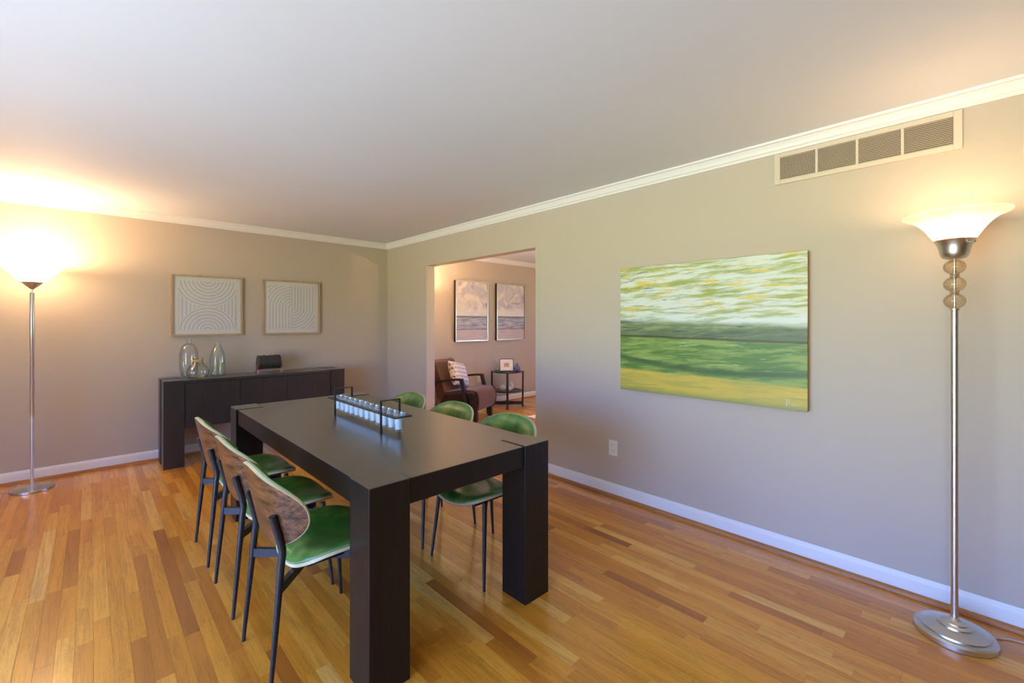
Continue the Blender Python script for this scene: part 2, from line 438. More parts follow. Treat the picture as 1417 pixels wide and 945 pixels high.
# crown moulding and baseboards ---------------------------------------------------
CROWN = [(0, ZC), (0, ZC-0.070), (0.008, ZC-0.070), (0.010, ZC-0.056), (0.018, ZC-0.050), (0.022, ZC-0.034), (0.030, ZC-0.022), (0.034, ZC-0.014), (0.046, ZC-0.012), (0.050, ZC)]
BASE = [(0, 0), (0.014, 0), (0.014, 0.078), (0.012, 0.088), (0.006, 0.098), (0.004, 0.104), (0, 0.104)]
SHOE = [(0.014, 0), (0.034, 0), (0.033, 0.009), (0.029, 0.017), (0.022, 0.022), (0.014, 0.024)]
def run(prof, p0, p1, nrm, m0=0, m1=0):
    """prof along p0->p1 on a wall whose inward normal is nrm; m0/m1: 1 = mitred inner corner at that end."""
    d = Vector((p1[0]-p0[0], p1[1]-p0[1])).normalized()
    bm = BM()
    sweep(bm, prof, [(p0[0], p0[1], nrm[0]+d.x*m0, nrm[1]+d.y*m0), (p1[0], p1[1], nrm[0]-d.x*m1, nrm[1]-d.y*m1)])
    return bm
struct('trim_1', run(CROWN, (XW, YN), (XW, YW), (-1, 0), 1, 1), M['trim'], 'white crown moulding above the green painting wall', 'crown moulding', 25)
struct('trim_2', run(CROWN, (XW, YW), (XL, YW), (0, -1), 1, 1), M['trim'], 'white crown moulding above the sideboard wall', 'crown moulding', 25)
struct('trim_3', run(CROWN, (XL, YW), (XL, YN), (1, 0), 1, 1), M['trim'], 'white crown moulding above the wide window', 'crown moulding', 25)
struct('trim_4', run(CROWN, (XR2, YW), (XW+WT, YW), (0, -1), 1, 1), M['trim'], 'white crown moulding above the two seascapes', 'crown moulding', 25)
def baseboard(name, p0, p1, nrm, label, m0=0, m1=0, shoe='shoe'):
    o = struct(name, run(BASE, p0, p1, nrm, m0, m1), M['trim'], label, 'baseboard', 25)
    obj('shoe_moulding', run(SHOE, p0, p1, nrm, m0, m1), M[shoe], o, 25)
    return o
baseboard('baseboard_right', (XW, YN), (XW, OY0), (-1, 0), 'white baseboard under the green painting', 1, 0)
baseboard('baseboard_corner', (XW, OY1), (XW, YW), (-1, 0), 'white baseboard between doorway and corner', 0, 1)
baseboard('baseboard_far', (XW, YW), (XL, YW), (0, -1), 'white baseboard behind the sideboard and left lamp', 1, 1, 'shoe_x')
baseboard('baseboard_left', (XL, YW), (XL, YN), (1, 0), 'white baseboard below the wide window', 1, 1)
baseboard('baseboard_living', (XR2, YW), (XW+WT, YW), (0, -1), 'white living room baseboard behind armchair and round table', 1, 1, 'shoe_x')

# strip floor -----------------------------------------------------------------------
rnd = random.Random(11)
floor = struct('floor', box(BM(), XL-T, XR2+T, YN-T, YW+T, -0.14, -0.012), M['subfloor'], 'honey oak strip floor with glossy finish', 'floor')
PW = 0.0572
F2 = (math.sin(YAW), math.cos(YAW)); R2 = (math.cos(YAW), -math.sin(YAW))
def pix(x, y, z=0.0):
    w = x*F2[0]+y*F2[1]
    if w < 0.15: return None
    return (708.5+611.1*(x*R2[0]+y*R2[1])/w, 446.2+611.1*(CAM_H-z)/w)
def seen_area(x0, x1, y0, y1):
    """picture area of a plank, clipped to the frame (fine sampling), nothing for the part hidden behind the walls."""
    tot = 0.0; n = max(2, int((y1-y0)/0.08))
    for i in range(n):
        a, b = y0+(y1-y0)*i/n, y0+(y1-y0)*(i+1)/n
        cx_, cy_ = (x0+x1)/2, (a+b)/2
        if cx_ > XW:
            yy = cy_*XW/cx_
            if not (OY0 < yy < OY1): continue
        q = [pix(x0, a), pix(x1, a), pix(x1, b), pix(x0, b)]
        if None in q: continue
        mx = sum(p[0] for p in q)/4; my = sum(p[1] for p in q)/4
        if not (-30 < mx < 1447 and my < 975): continue
        tot += abs(sum(q[k][0]*q[(k+1) % 4][1]-q[(k+1) % 4][0]*q[k][1] for k in range(4)))/2
    return tot
planks = []
i0 = int(math.floor((XL-T)/PW)); i1 = int(math.ceil((XR2+T)/PW))
for i in range(i0, i1):
    x0 = i*PW+0.009; y = YN-T-rnd.random()*0.9
    while y < YW+T:
        L = rnd.choice((0.32, 0.42, 0.5, 0.62, 0.75, 0.9, 1.05, 1.25))*rnd.uniform(0.85, 1.15)
        a, b = max(y, YN-T), min(y+L, YW+T)
        y += L
        if b-a < 0.02: continue
        if x0 > XW+0.1 and a < YN2-0.2: continue
        t = rnd.betavariate(2.3, 1.9)
        if rnd.random() < 0.07: t = rnd.uniform(0.9, 1.0)
        if rnd.random() < 0.05: t = rnd.uniform(0.0, 0.14)
        planks.append([seen_area(x0, x0+PW, a, b), x0, a, b, t, rnd.random()*9, rnd.uniform(-0.0002, 0.0002)])
planks.sort(key=lambda p: -p[0])
def plank_geo(V, Fc, cx, cy, w, L, dz):
    k = len(V); g = 0.00012; c = 0.0006
    hw, hl = w/2-g, L/2-g
    for (ex, ey, z) in ((hw, hl, -0.012), (hw, hl, dz-c), (hw-c, hl-c, dz)):
        V += [(cx-ex, cy-ey, z), (cx+ex, cy-ey, z), (cx+ex, cy+ey, z), (cx-ex, cy+ey, z)]
    for r in (0, 4):
        for j in range(4): Fc.append((k+r+j, k+r+(j+1) % 4, k+r+4+(j+1) % 4, k+r+4+j))
    Fc.append((k+8, k+9, k+10, k+11))
def plank_attr(me, tones, seeds):
    for nm, vals in (('tone', tones), ('seed', seeds)):
        a = me.attributes.new(nm, 'FLOAT', 'POINT'); a.data.foreach_set('value', vals)
for ar, x0, a, b, t, s, dz in planks[:300]:
    V, Fc = [], []
    plank_geo(V, Fc, 0, 0, PW, b-a, dz)
    o = obj('plank', (V, Fc), M['oak'], floor); o.location = (x0+PW/2, (a+b)/2, 0)
    plank_attr(o.data, [t]*len(V), [s]*len(V))
V, Fc, TT, SS = [], [], [], []
for ar, x0, a, b, t, s, dz in planks[300:]:
    plank_geo(V, Fc, x0+PW/2, (a+b)/2, PW, b-a, dz); TT += [t]*12; SS += [s]*12
o = obj('planks', (V, Fc), M['oak'], floor); o['kind'] = 'stuff'; plank_attr(o.data, TT, SS)

# ------------------------------------------------------------------ dining table
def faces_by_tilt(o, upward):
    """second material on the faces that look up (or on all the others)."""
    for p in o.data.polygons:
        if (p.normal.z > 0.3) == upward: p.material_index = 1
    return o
def notched(x0, x1, y0, y1, nx, ny):
    return [(x0+nx, y0), (x1-nx, y0), (x1-nx, y0+ny), (x1, y0+ny), (x1, y1-ny), (x1-nx, y1-ny), (x1-nx, y1), (x0+nx, y1), (x0+nx, y1-ny), (x0, y1-ny), (x0, y0+ny), (x0+nx, y0+ny)]
TX0, TX1, TY0, TY1, TH = 0.720, 1.680, 1.492, 3.650, 0.769
LEG = 0.166
t = thing('dining_table', 'long espresso wood dining table with chunky square corner legs', 'table', ((TX0+TX1)/2, (TY0+TY1)/2, 0))
hx, hy = (TX1-TX0)/2, (TY1-TY0)/2
slab = obj('tabletop', prism(BM(), notched(-hx+0.010, hx-0.010, -hy+0.010, hy-0.010, LEG-0.010+0.006, LEG-0.010+0.006), 2, TH-0.104, TH-0.004, 0.002, 2), [M['espresso_top_lit'], M['espresso_edge_shaded']], t)
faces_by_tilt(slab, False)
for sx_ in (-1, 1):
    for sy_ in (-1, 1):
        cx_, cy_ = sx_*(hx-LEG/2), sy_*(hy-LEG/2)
        faces_by_tilt(obj('leg', box(BM(), cx_-LEG/2, cx_+LEG/2, cy_-LEG/2, cy_+LEG/2, 0, TH, 0.0025, 2), [M['espresso_upright_shaded'], M['espresso_top_lit']], t), True)
        bx = (cx_-sx_*(LEG/2+0.02), cx_-sx_*(LEG/2-0.02)); by = (cy_-sy_*(LEG/2+0.02), cy_-sy_*(LEG/2-0.02))
        obj('corner_joint', box(BM(), min(bx), max(bx), min(by), max(by), TH-0.095, TH-0.02), M['espresso_upright_shaded'], t)

# ------------------------------------------------------------------ sideboard
SX0, SX1, SY0, SY1, SH = 0.485, 2.180, 5.158, 5.552, 0.818
t = thing('sideboard', 'espresso wood sideboard with square legs under two framed prints', 'sideboard', ((SX0+SX1)/2, (SY0+SY1)/2, 0))
hx, hy = (SX1-SX0)/2, (SY1-SY0)/2
LX, LY = 0.160, 0.150
obj('top', prism(BM(), notched(-hx+0.008, hx-0.008, -hy+0.006, hy-0.006, LX-0.008+0.004, LY-0.006+0.004), 2, SH-0.030, SH-0.004, 0.0015, 2), M['espresso_side'], t)
obj('body', box(BM(), -hx+LX+0.002, hx-LX-0.002, -hy+0.028, hy-0.01, 0.362, SH-0.031), M['cabinet_veneer'], t)
for a, b in ((-hx+0.02, -hx+LX+0.004), (hx-LX-0.004, hx-0.02)):
    obj('end_panel', box(BM(), a, b, -hy+LY+0.004, hy-LY-0.004, 0.362, SH-0.031), M['cabinet_veneer'], t)
for sx_ in (-1, 1):
    for sy_ in (-1, 1):
        cx_, cy_ = sx_*(hx-LX/2), sy_*(hy-LY/2)
        faces_by_tilt(obj('leg', box(BM(), cx_-LX/2, cx_+LX/2, cy_-LY/2, cy_+LY/2, 0, SH, 0.002, 2), [M['cabinet_veneer'], M['espresso_side']], t), True)
DW = (2*hx-2*LX-0.008)/3
for k in range(3):
    a = -hx+LX+0.004+k*DW
    obj('door', box(BM(), a+0.0015, a+DW-0.0015, -hy+0.006, -hy+0.027, 0.360, SH-0.034, 0.0015, 1), M['cabinet_veneer'], t)

# ------------------------------------------------------------------ dining chairs
def sup(th, A, B, nn):
    c, s = math.cos(th), math.sin(th)
    return (A*math.copysign(abs(c)**(2/nn), c), B*math.copysign(abs(s)**(2/nn), s))
def pad(surf, A, B, nn, hf, hb, rings=9, seg=56):
    bm = BM(); F, Bk = [], []
    for i in range(rings+1):
        r = math.sin(0.5*PI*i/rings)
        rf, rb = [], []
        for k in range(1 if i == 0 else seg):
            u, v = sup(2*PI*k/seg, A*r, B*r, nn) if i else (0, 0)
            P, N = surf(u, v)
            rf.append(bm.verts.new(P+N*hf(r))); rb.append(bm.verts.new(P+N*hb(r)))
        F.append(rf); Bk.append(rb)
    for L in (F, Bk):
        for a, b in zip(L, L[1:]):
            for k in range(seg):
                j = (k+1) % seg
                if len(a) == 1: bm.faces.new((a[0], b[k], b[j]))
                else: bm.faces.new((a[k], a[j], b[j], b[k]))
    for k in range(seg):
        j = (k+1) % seg
        bm.faces.new((F[-1][k], F[-1][j], Bk[-1][j], Bk[-1][k]))
    return bm
def rim(surf, A, B, nn, h, rad, seg=64):
    pts = []
    for k in range(seg):
        u, v = sup(2*PI*k/seg, A, B, nn); P, N = surf(u, v); pts.append(P+N*h)
    return tube(BM(), pts, rad, 6, closed=True)
def band(surf, A, B, nn, h0, h1, out, seg=64):
    bm = BM(); rings = []
    for k in range(seg):
        col = []
        for o_, h in ((-0.004, h0), (out, h0), (out, h1), (-0.004, h1)):
            u, v = sup(2*PI*k/seg, A+o_, B+o_, nn); P, N = surf(u, v); col.append(bm.verts.new(P+N*h))
        rings.append(col)
    for k in range(seg):
        a, b = rings[k], rings[(k+1) % seg]
        for j in range(4): bm.faces.new((a[j], a[(j+1) % 4], b[(j+1) % 4], b[j]))
    return bm
LEAN = 0.212
BA, BB, BN = 0.265, 0.151, 2.26
SA, SB, SN = 0.197, 0.227, 3.1
def back_surf(y, tt):
    k = min(abs(y)/BA, 1.05)
    bow = 0.096*k**3.75; dbow = 0.096*3.75*k**2.75/BA*math.copysign(1, y)
    P = Vector((0.016-math.sin(LEAN)*tt+bow, y, 0.651+math.cos(LEAN)*tt))
    return P, Vector((math.cos(LEAN), -dbow*math.cos(LEAN), math.sin(LEAN))).normalized()
def seat_surf(u, y):
    v = u/SA
    z = 0.404+0.056*(y/SB)**2-0.012*max(0, -v-0.3)**2/0.49
    return Vector((0.2965+u, y, z)), Vector((0, -2*0.056*y/SB**2, 1)).normalized()
def make_chair():
    t = thing('dining_chair', '', 'chair')
    sh = obj('seat_shell', pad(seat_surf, SA, SB, SN, lambda r: 0.0, lambda r: -0.011), M['walnut'], t, 40)
    obj('edge_band', band(seat_surf, SA, SB, SN, -0.009, 0.003, 0.0015), M['cream_edge'], sh, 40)
    st = obj('seat', pad(seat_surf, SA-0.003, SB-0.003, SN, lambda r: 0.010+0.030*max(0, 1-r**5)**0.6, lambda r: 0.001), M['leather'], t, 60)
    obj('piping', rim(seat_surf, SA-0.001, SB-0.001, SN, 0.0075, 0.0030), M['piping'], st, 60)
    sh = obj('backrest', pad(back_surf, BA, BB, BN, lambda r: 0.0, lambda r: -0.010), M['walnut'], t, 40)
    obj('edge_band', band(back_surf, BA, BB, BN, -0.009, 0.003, 0.0015), M['cream_edge'], sh, 40)
    bp = obj('back_cushion', pad(back_surf, BA-0.003, BB-0.003, BN, lambda r: 0.010+0.024*max(0, 1-r**5)**0.6, lambda r: 0.001), M['leather'], t, 60)
    obj('piping', rim(back_surf, BA-0.001, BB-0.001, BN, 0.0075, 0.0030), M['piping'], bp, 60)
    for s in (-1, 1):
        lg = obj('leg', tube(BM(), [(0, s*0.195, 0), (0.026, s*0.187, 0.29), (0.041, s*0.181, 0.46), (0.0455, s*0.180, 0.495), (0.0455, s*0.179, 0.515), (0.038, s*0.178, 0.55), (0.012, s*0.175, 0.648)],
                         [0.0075, 0.0115, 0.0138, 0.0142, 0.0142, 0.0138, 0.0128], 12), M['black_metal'], t, 50)
        for zz, xx in ((0.63, 0.018), (0.585, 0.029)):
            obj('screw', tube(BM(), [(xx, s*0.1755, zz), (xx+0.020, s*0.1755, zz+0.003)], 0.004, 8), M['black_metal'], lg)
        obj('leg', tube(BM(), [(0.44, s*0.238, 0), (0.418, s*0.215, 0.25), (0.403, s*0.200, 0.428)], [0.0075, 0.0110, 0.0130], 12), M['black_metal'], t, 50)
        obj('cross_brace', tube(BM(), [(0.036, s*0.183, 0.374), (0.409, -s*0.204, 0.378)], 0, flat=(0.020, 0.034)), M['black_metal'], t)
    for s in (-1, 1):
        obj('seat_bracket', box(BM(), 0.16, 0.40, s*0.10-0.014, s*0.10+0.014, 0.380, 0.404), M['black_metal'], t)
    return t
chair = make_chair()
spots = [(0.474, 1.968, 0.0, 'green leather dining chair with walnut back, nearest on the window side of table'),
         (0.474, 2.548, 0.0, 'green leather dining chair with walnut back, middle on the window side of table'),
         (0.474, 3.145, 0.0, 'green leather dining chair with walnut back, closest to the sideboard legs'),
         (1.885, 1.957, PI, 'green leather dining chair facing viewer, nearest on the painting side of table'),
         (1.885, 2.532, PI, 'green leather dining chair facing viewer, middle on the painting side of table'),
         (1.885, 3.120, PI, 'green leather dining chair facing viewer, farthest on the painting side of table')]
for i, (x, y, rz, lab) in enumerate(spots):
    c_ = chair if i == 0 else copy_tree(chair)
    c_.location = (x, y, 0); c_.rotation_euler = (0, 0, rz)
    c_['label'] = lab; c_['group'] = 'green leather chairs around the dining table'

# ------------------------------------------------------------------ candle rack on the table
TZ = TH-0.004
t = thing('candle_rack', 'black metal rack with two square handles on the dining table', 'rack', (1.191, 2.52, TZ))
bm = BM()
PZ = 0.100; NG = 12; GP = 0.070
gy = [-0.41+GP*0.5*0+k*(0.82/(NG-1))*0.955-0.005 for k in range(NG)]
gy = [-0.402+k*0.0715 for k in range(NG)]
RH, HOLE = 0.0515, 0.0285
# pierced plate: each cell is a square with a round hole
edges = [-0.447]+[(gy[k]+gy[k+1])/2 for k in range(NG-1)]+[0.447]
for k in range(NG):
    ya, yb = edges[k], edges[k+1]; seg = 24
    def sq(th):
        c, s = math.cos(th), math.sin(th)
        hxx = RH; hyy = (yb-gy[k]) if s > 0 else (gy[k]-ya)
        m = min(hxx/abs(c) if abs(c) > 1e-9 else 9, hyy/abs(s) if abs(s) > 1e-9 else 9)
        return (c*m, gy[k]+s*m)
    angs = sorted([2*PI*i/seg for i in range(seg)]+[math.atan2(b, a) % (2*PI) for a in (RH, -RH) for b in (yb-gy[k], ya-gy[k])])
    for zz in (PZ, PZ+0.004):
        pass
    ring = []
    for th in angs:
        ox, oy = sq(th); ix, iy = HOLE*math.cos(th), gy[k]+HOLE*math.sin(th)
        ring.append([bm.verts.new((ox, oy, PZ-0.003)), bm.verts.new((ox, oy, PZ+0.004)), bm.verts.new((ix, iy, PZ+0.004)), bm.verts.new((ix, iy, PZ-0.003))])
    for i in range(len(ring)):
        a, b = ring[i], ring[(i+1) % len(ring)]
        for j in range(4): bm.faces.new((a[j], a[(j+1) % 4], b[(j+1) % 4], b[j]))
obj('plate', bm, M['black_metal'], t)
for yy in (-0.306, 0.312):
    obj('handle', tube(BM(), [(-RH-0.004, yy, 0), (-RH-0.004, yy, 0.174), (RH+0.004, yy, 0.174), (RH+0.004, yy, 0)], 0, flat=(0.010, 0.010)), M['black_metal'], t)
ORD = ['first', 'second', 'third', 'fourth', 'fifth', 'sixth', 'seventh', 'eighth', 'ninth', 'tenth', 'eleventh', 'last']
gl0 = None
for k in range(NG):
    if gl0 is None:
        g_ = thing('candle_glass', '', 'candle holder')
        obj('glass_cup', lathe(BM(), [(0, 0.0), (0.022, 0.0), (0.0245, 0.003), (0.0270, 0.075), (0.0272, 0.0836), (0.0315, 0.0842), (0.0320, 0.0960), (0.0296, 0.0960), (0.0285, 0.086), (0.0250, 0.075), (0.0225, 0.012), (0, 0.010)], 24), M['clear_glass'], g_, 40)
        w_ = obj('candle', lathe(BM(), [(0, 0.0115), (0.0215, 0.0125), (0.0240, 0.066), (0.022, 0.068), (0, 0.066)], 20), M['wax'], g_, 40)
        obj('wick', tube(BM(), [(0, 0, 0.064), (0.001, 0, 0.076)], 0.0012, 6), M['black_metal'], w_)
        gl0 = g_
    else: g_ = copy_tree(gl0)
    g_.location = (1.191, 2.52+gy[k], TZ+0.100-0.0795)
    g_['label'] = 'clear glass white candle cup, %s from the viewer end of black rack' % ORD[k]
    g_['group'] = 'glass candle cups in the black rack'

# ------------------------------------------------------------------ things on the sideboard
SZ = SH-0.004
def vessel(name, label, prof_out, th, mat, loc, seg=40):
    inner = [(max(r-th, 0.0), z) for r, z in prof_out if r > th][::-1]
    inner = [(r, max(z, 0.014)) for r, z in inner]
    prof = [(0, 0)]+prof_out+inner+[(0, 0.014)]
    r_ = thing(name, label, 'vase', loc)
    obj('body', lathe(BM(), prof, seg), mat, r_, 50)
    return r_
def spline(pts, n=5):
    out = []
    for i in range(len(pts)-1):
        p0 = pts[max(i-1, 0)]; p1 = pts[i]; p2 = pts[i+1]; p3 = pts[min(i+2, len(pts)-1)]
        for k in range(n):
            u = k/n
            out.append(tuple(0.5*((2*p1[d])+(-p0[d]+p2[d])*u+(2*p0[d]-5*p1[d]+4*p2[d]-p3[d])*u*u+(-p0[d]+3*p1[d]-3*p2[d]+p3[d])*u**3) for d in (0, 1)))
    return out+[pts[-1]]
v = vessel('glass_bottle', 'tall rounded pale green glass bottle at the left of sideboard', spline([(0.050, 0.0), (0.063, 0.02), (0.076, 0.09), (0.080, 0.18), (0.074, 0.26), (0.056, 0.312), (0.030, 0.335), (0.021, 0.346), (0.020, 0.366), (0.024, 0.374), (0.024, 0.380)]), 0.004, M['bottle_pale'], (0.716, 5.452, SZ))
v['category'] = 'bottle'
v = vessel('glass_jar', 'squat green glass jar with wide lip before the tall bottle', spline([(0.058, 0.0), (0.080, 0.014), (0.093, 0.055), (0.086, 0.095), (0.060, 0.135), (0.043, 0.160), (0.040, 0.185), (0.047, 0.196), (0.047, 0.202)]), 0.004, M['bottle_green'], (0.764, 5.268, SZ))
v['category'] = 'jar'
obj('neck_cord', lathe(BM(), [(0.0415, 0.166), (0.046, 0.170), (0.046, 0.184), (0.0415, 0.188)], 30, closed=True), M['neck_cord'], v, 40)
v = vessel('glass_bottle', 'aqua glass bottle with tapered shoulders, right of the squat jar', spline([(0.060, 0.0), (0.066, 0.008), (0.069, 0.06), (0.070, 0.15), (0.064, 0.215), (0.046, 0.270), (0.026, 0.318), (0.018, 0.338), (0.018, 0.352), (0.022, 0.357), (0.022, 0.362)]), 0.005, M['bottle_aqua'], (0.945, 5.362, SZ))
v['category'] = 'bottle'
CX, CY, CL = 1.424, 5.375, 0.222
t = thing('coaster_holder', 'copper wire coaster holder on the sideboard', 'holder', (CX, CY, SZ))
for s in (-1, 1):
    obj('rail', tube(BM(), [(-CL/2-0.008, s*0.036, 0.040), (CL/2+0.008, s*0.036, 0.040)], 0.0045, 8), M['copper'], t)
    obj('end_loop', tube(BM(), [(s*(CL/2+0.008), -0.046, 0), (s*(CL/2+0.008), -0.036, 0.040), (s*(CL/2+0.009), -0.062, 0.11), (s*(CL/2+0.009), 0.0, 0.03), (s*(CL/2+0.009), 0.062, 0.11), (s*(CL/2+0.008), 0.036, 0.040), (s*(CL/2+0.008), 0.046, 0)], 0.0035, 8), M['copper'], t)
c0 = None
NC = 16
for k in range(NC):
    if c0 is None:
        c0 = obj('coaster', lathe(BM(), [(0, -0.0040), (0.0765, -0.0040), (0.079, -0.0015), (0.079, 0.0015), (0.0765, 0.0040), (0, 0.0040)], 32), M['coaster'])
        o = c0
    else: o = c0.copy(); COL.objects.link(o)
    o.location = (CX-CL/2+0.006+k*(CL-0.012)/(NC-1), CY, SZ+0.116+rnd.uniform(-0.003, 0.003)); o.rotation_euler = (0, PI/2, rnd.uniform(-0.02, 0.02)); k_ = rnd.uniform(0.93, 1.0); o.scale = (k_, k_, 1)
    tag(o, 'thin black round coaster standing in the copper holder', 'coaster', 'black coasters in the copper holder')

# ------------------------------------------------------------------ framed prints, paintings
def print_mat(name, kind):
    n = NT(name); co = n.coord('Generated'); x, y, z = n.xyz(co)
    u = x; v = z
    def rad(cu, cv):
        return n.math('SQRT', n.math('ADD', n.math('POWER', n.math('ABSOLUTE', n.math('SUBTRACT', u, cu)), 2.0), n.math('POWER', n.math('ABSOLUTE', n.math('SUBTRACT', v, cv)), 2.0)))
    if kind == 'arches':
        r1 = rad(0.5, 1.04); r2 = rad(0.5, -0.02)
        in1 = n.math('LESS_THAN', r1, 0.575); in2 = n.math('LESS_THAN', r2, 0.50)
        d = n.math('ADD', n.math('MULTIPLY', in1, r1), n.math('MULTIPLY', n.math('SUBTRACT', 1.0, in1),
            n.math('ADD', n.math('MULTIPLY', in2, r2), n.math('MULTIPLY', n.math('SUBTRACT', 1.0, in2), u))))
        fr = 15.0
    else:
        ab = n.math('ABSOLUTE', n.math('SUBTRACT', u, 0.5)); r = rad(0.5, 0.5)
        left = n.math('LESS_THAN', u, 0.5); up = n.math('GREATER_THAN', v, 0.5)
        arc = n.math('ABSOLUTE', n.math('SUBTRACT', left, n.math('SUBTRACT', 1.0, up)))   # left&up or right&down
        d = n.math('ADD', n.math('MULTIPLY', arc, r), n.math('MULTIPLY', n.math('SUBTRACT', 1.0, arc), ab))
        fr = 15.0
    w = n.math('PINGPONG', n.math('MULTIPLY', d, fr), 0.5)
    lineV = n.smooth(w, 0.0, 0.15)
    wob = n.noise(n.scale(co, (30, 30, 30)), 1.0, 3)
    lineV = n.math('MAXIMUM', lineV, n.math('MULTIPLY', wob, 0.45))
    c = n.mix(lineV, lin(186, 178, 178), lin(248, 246, 245))
    n.bsdf(c, 0.85, bump=n.smooth(w, 0.0, 0.4), bump_str=0.35, bump_dist=0.004, spec=0.2)
    return n.m
def framed(x0, x1, z0, z1, kind, label):
    t = thing('framed_print', label, 'picture', ((x0+x1)/2, YW, (z0+z1)/2), 0, 'framed paper prints over the sideboard')
    w, h = (x1-x0)/2, (z1-z0)/2; f = 0.016; d = 0.034
    fr = obj('frame', box(box(box(box(BM(), -w, -w+f, -d, 0, -h, h, 0.001), w-f, w, -d, 0, -h, h, 0.001), -w+f, w-f, -d, 0, h-f, h, 0.001), -w+f, w-f, -d, 0, -h, -h+f, 0.001), M['frame_wood'], t)
    obj('mat_board', box(BM(), -w+f, w-f, -0.012, -0.001, -h+f, h-f), M['mat_board'], t)
    a = 0.062
    obj('print', box(BM(), -w+a, w-a, -0.0155, -0.0125, -h+a, h-a), print_mat('relief_print_'+kind, kind), t)
    obj('glazing', box(BM(), -w+f, w-f, -0.029, -0.027, -h+f, h-f), M['picture_glass'], t)
framed(0.585, 1.214, 1.226, 1.856, 'arches', 'square white print of stacked facing arches in pale frame')
framed(1.412, 2.046, 1.228, 1.857, 'swirl', 'square white print of interlocking curves in pale frame')

# large green canvas
n = NT('green_landscape_paint'); co = n.coord('Generated'); gx, gy_, gz = n.xyz(co)
u = n.math('SUBTRACT', 1.0, gy_); v = gz
uv = n.comb(u, v, 0.0)
warp = n.noise(n.scale(uv, (3.0, 5.0, 1)), 1.0, 4)
def strokes(su, sv, slant, sd, det=5):
    vv = n.math('ADD', n.math('ADD', v, n.math('MULTIPLY', u, slant)), n.math('MULTIPLY', warp, 0.05))
    return n.noise(n.comb(n.math('MULTIPLY', u, su), n.math('MULTIPLY', vv, sv), sd), 1.0, det, 0.62, 0.3)
s1 = strokes(4.6, 31, -0.07, 1.7, 6); s2 = strokes(6.0, 27, -0.07, 7.1, 6); s3 = strokes(6, 40, -0.06, 12.4, 6)
sky = n.mix(n.smooth(s1, 0.43, 0.62), lin(214, 219, 208), lin(158, 168, 84))
sky = n.mix(n.smooth(s2, 0.53, 0.64), sky, lin(218, 196, 98))
sky = n.mix(n.math('MULTIPLY', n.smooth(s3, 0.56, 0.66), n.smooth(u, 0.95, 0.15)), sky, lin(136, 154, 150))
sky = n.mix(n.smooth(v, 0.66, 0.58), sky, n.mix(n.smooth(s1, 0.5, 0.62), lin(214, 221, 212), lin(170, 184, 142)))
e1 = n.math('ADD', v, n.math('ADD', n.math('MULTIPLY', u, 0.045), n.math('MULTIPLY', n.math('SUBTRACT', warp, 0.5), 0.06)))
hill = n.mix(n.smooth(s2, 0.42, 0.64), lin(112, 128, 84), lin(150, 158, 112))
hill = n.mix(n.smooth(s3, 0.50, 0.66), hill, lin(74, 96, 78))
hill = n.mix(n.math('MULTIPLY', n.smooth(v, 0.54, 0.45), 0.6), hill, lin(78, 96, 66))
c = n.mix(n.smooth(e1, 0.555, 0.60), hill, sky)
field = n.mix(n.smooth(s1, 0.40, 0.62), lin(84, 122, 52), lin(140, 160, 78))
field = n.mix(n.smooth(s3, 0.58, 0.70), field, lin(158, 178, 120))
field = n.mix(n.smooth(s2, 0.60, 0.72), field, lin(96, 96, 44))
e2 = n.math('ADD', v, n.math('ADD', n.math('MULTIPLY', u, 0.022), n.math('MULTIPLY', n.math('SUBTRACT', s2, 0.5), 0.02)))
c = n.mix(n.smooth(e2, 0.436, 0.448), field, c)
ln = n.math('SUBTRACT', 1.0, n.smooth(n.math('ABSOLUTE', n.math('SUBTRACT', e2, 0.447)), 0.003, 0.012))
c = n.mix(n.math('MULTIPLY', ln, 0.75), c, lin(62, 62, 36))
bow_ = n.math('MULTIPLY', n.math('POWER', n.math('ABSOLUTE', n.math('SUBTRACT', u, 0.62)), 2.0), 0.20)
e3 = n.math('ADD', n.math('SUBTRACT', v, bow_), n.math('MULTIPLY', n.math('SUBTRACT', s1, 0.5), 0.05))
db = n.math('SUBTRACT', 1.0, n.smooth(n.math('ABSOLUTE', n.math('SUBTRACT', e3, 0.205)), 0.008, 0.035))
c = n.mix(n.math('MULTIPLY', db, 0.85), c, lin(62, 92, 46))
e4 = n.math('ADD', v, n.math('ADD', n.math('MULTIPLY', u, 0.03), n.math('MULTIPLY', n.math('SUBTRACT', warp, 0.5), 0.05)))
ochre = n.mix(n.smooth(s1, 0.40, 0.66), lin(206, 180, 72), lin(176, 164, 74))
ochre = n.mix(n.smooth(v, 0.05, 0.0), ochre, lin(148, 152, 78))
c = n.mix(n.smooth(e4, 0.165, 0.19), ochre, c)
n.bsdf(c, 0.42, bump=n.math('ADD', s3, s1), bump_str=0.35, bump_dist=0.004, spec=0.4)
M['landscape'] = n.m
M['canvas_edge'] = paint('ochre_canvas_edge', lin(196, 142, 62), 0.5, 0.1, 0.1)
PY0, PY1, PZ0, PZ1 = 0.651, 1.870, 0.857, 1.772
t = thing('landscape_painting', 'large green and white abstract landscape canvas on the long wall', 'painting', (XW, (PY0+PY1)/2, (PZ0+PZ1)/2))
w, h = (PY1-PY0)/2, (PZ1-PZ0)/2
bm = box(BM(), -0.040, -0.001, -w, w, -h, h, 0.002)
o = obj('canvas', bm, [M['landscape'], M['canvas_edge']], t)
for p in o.data.polygons:
    if p.normal.x > -0.5: p.material_index = 1
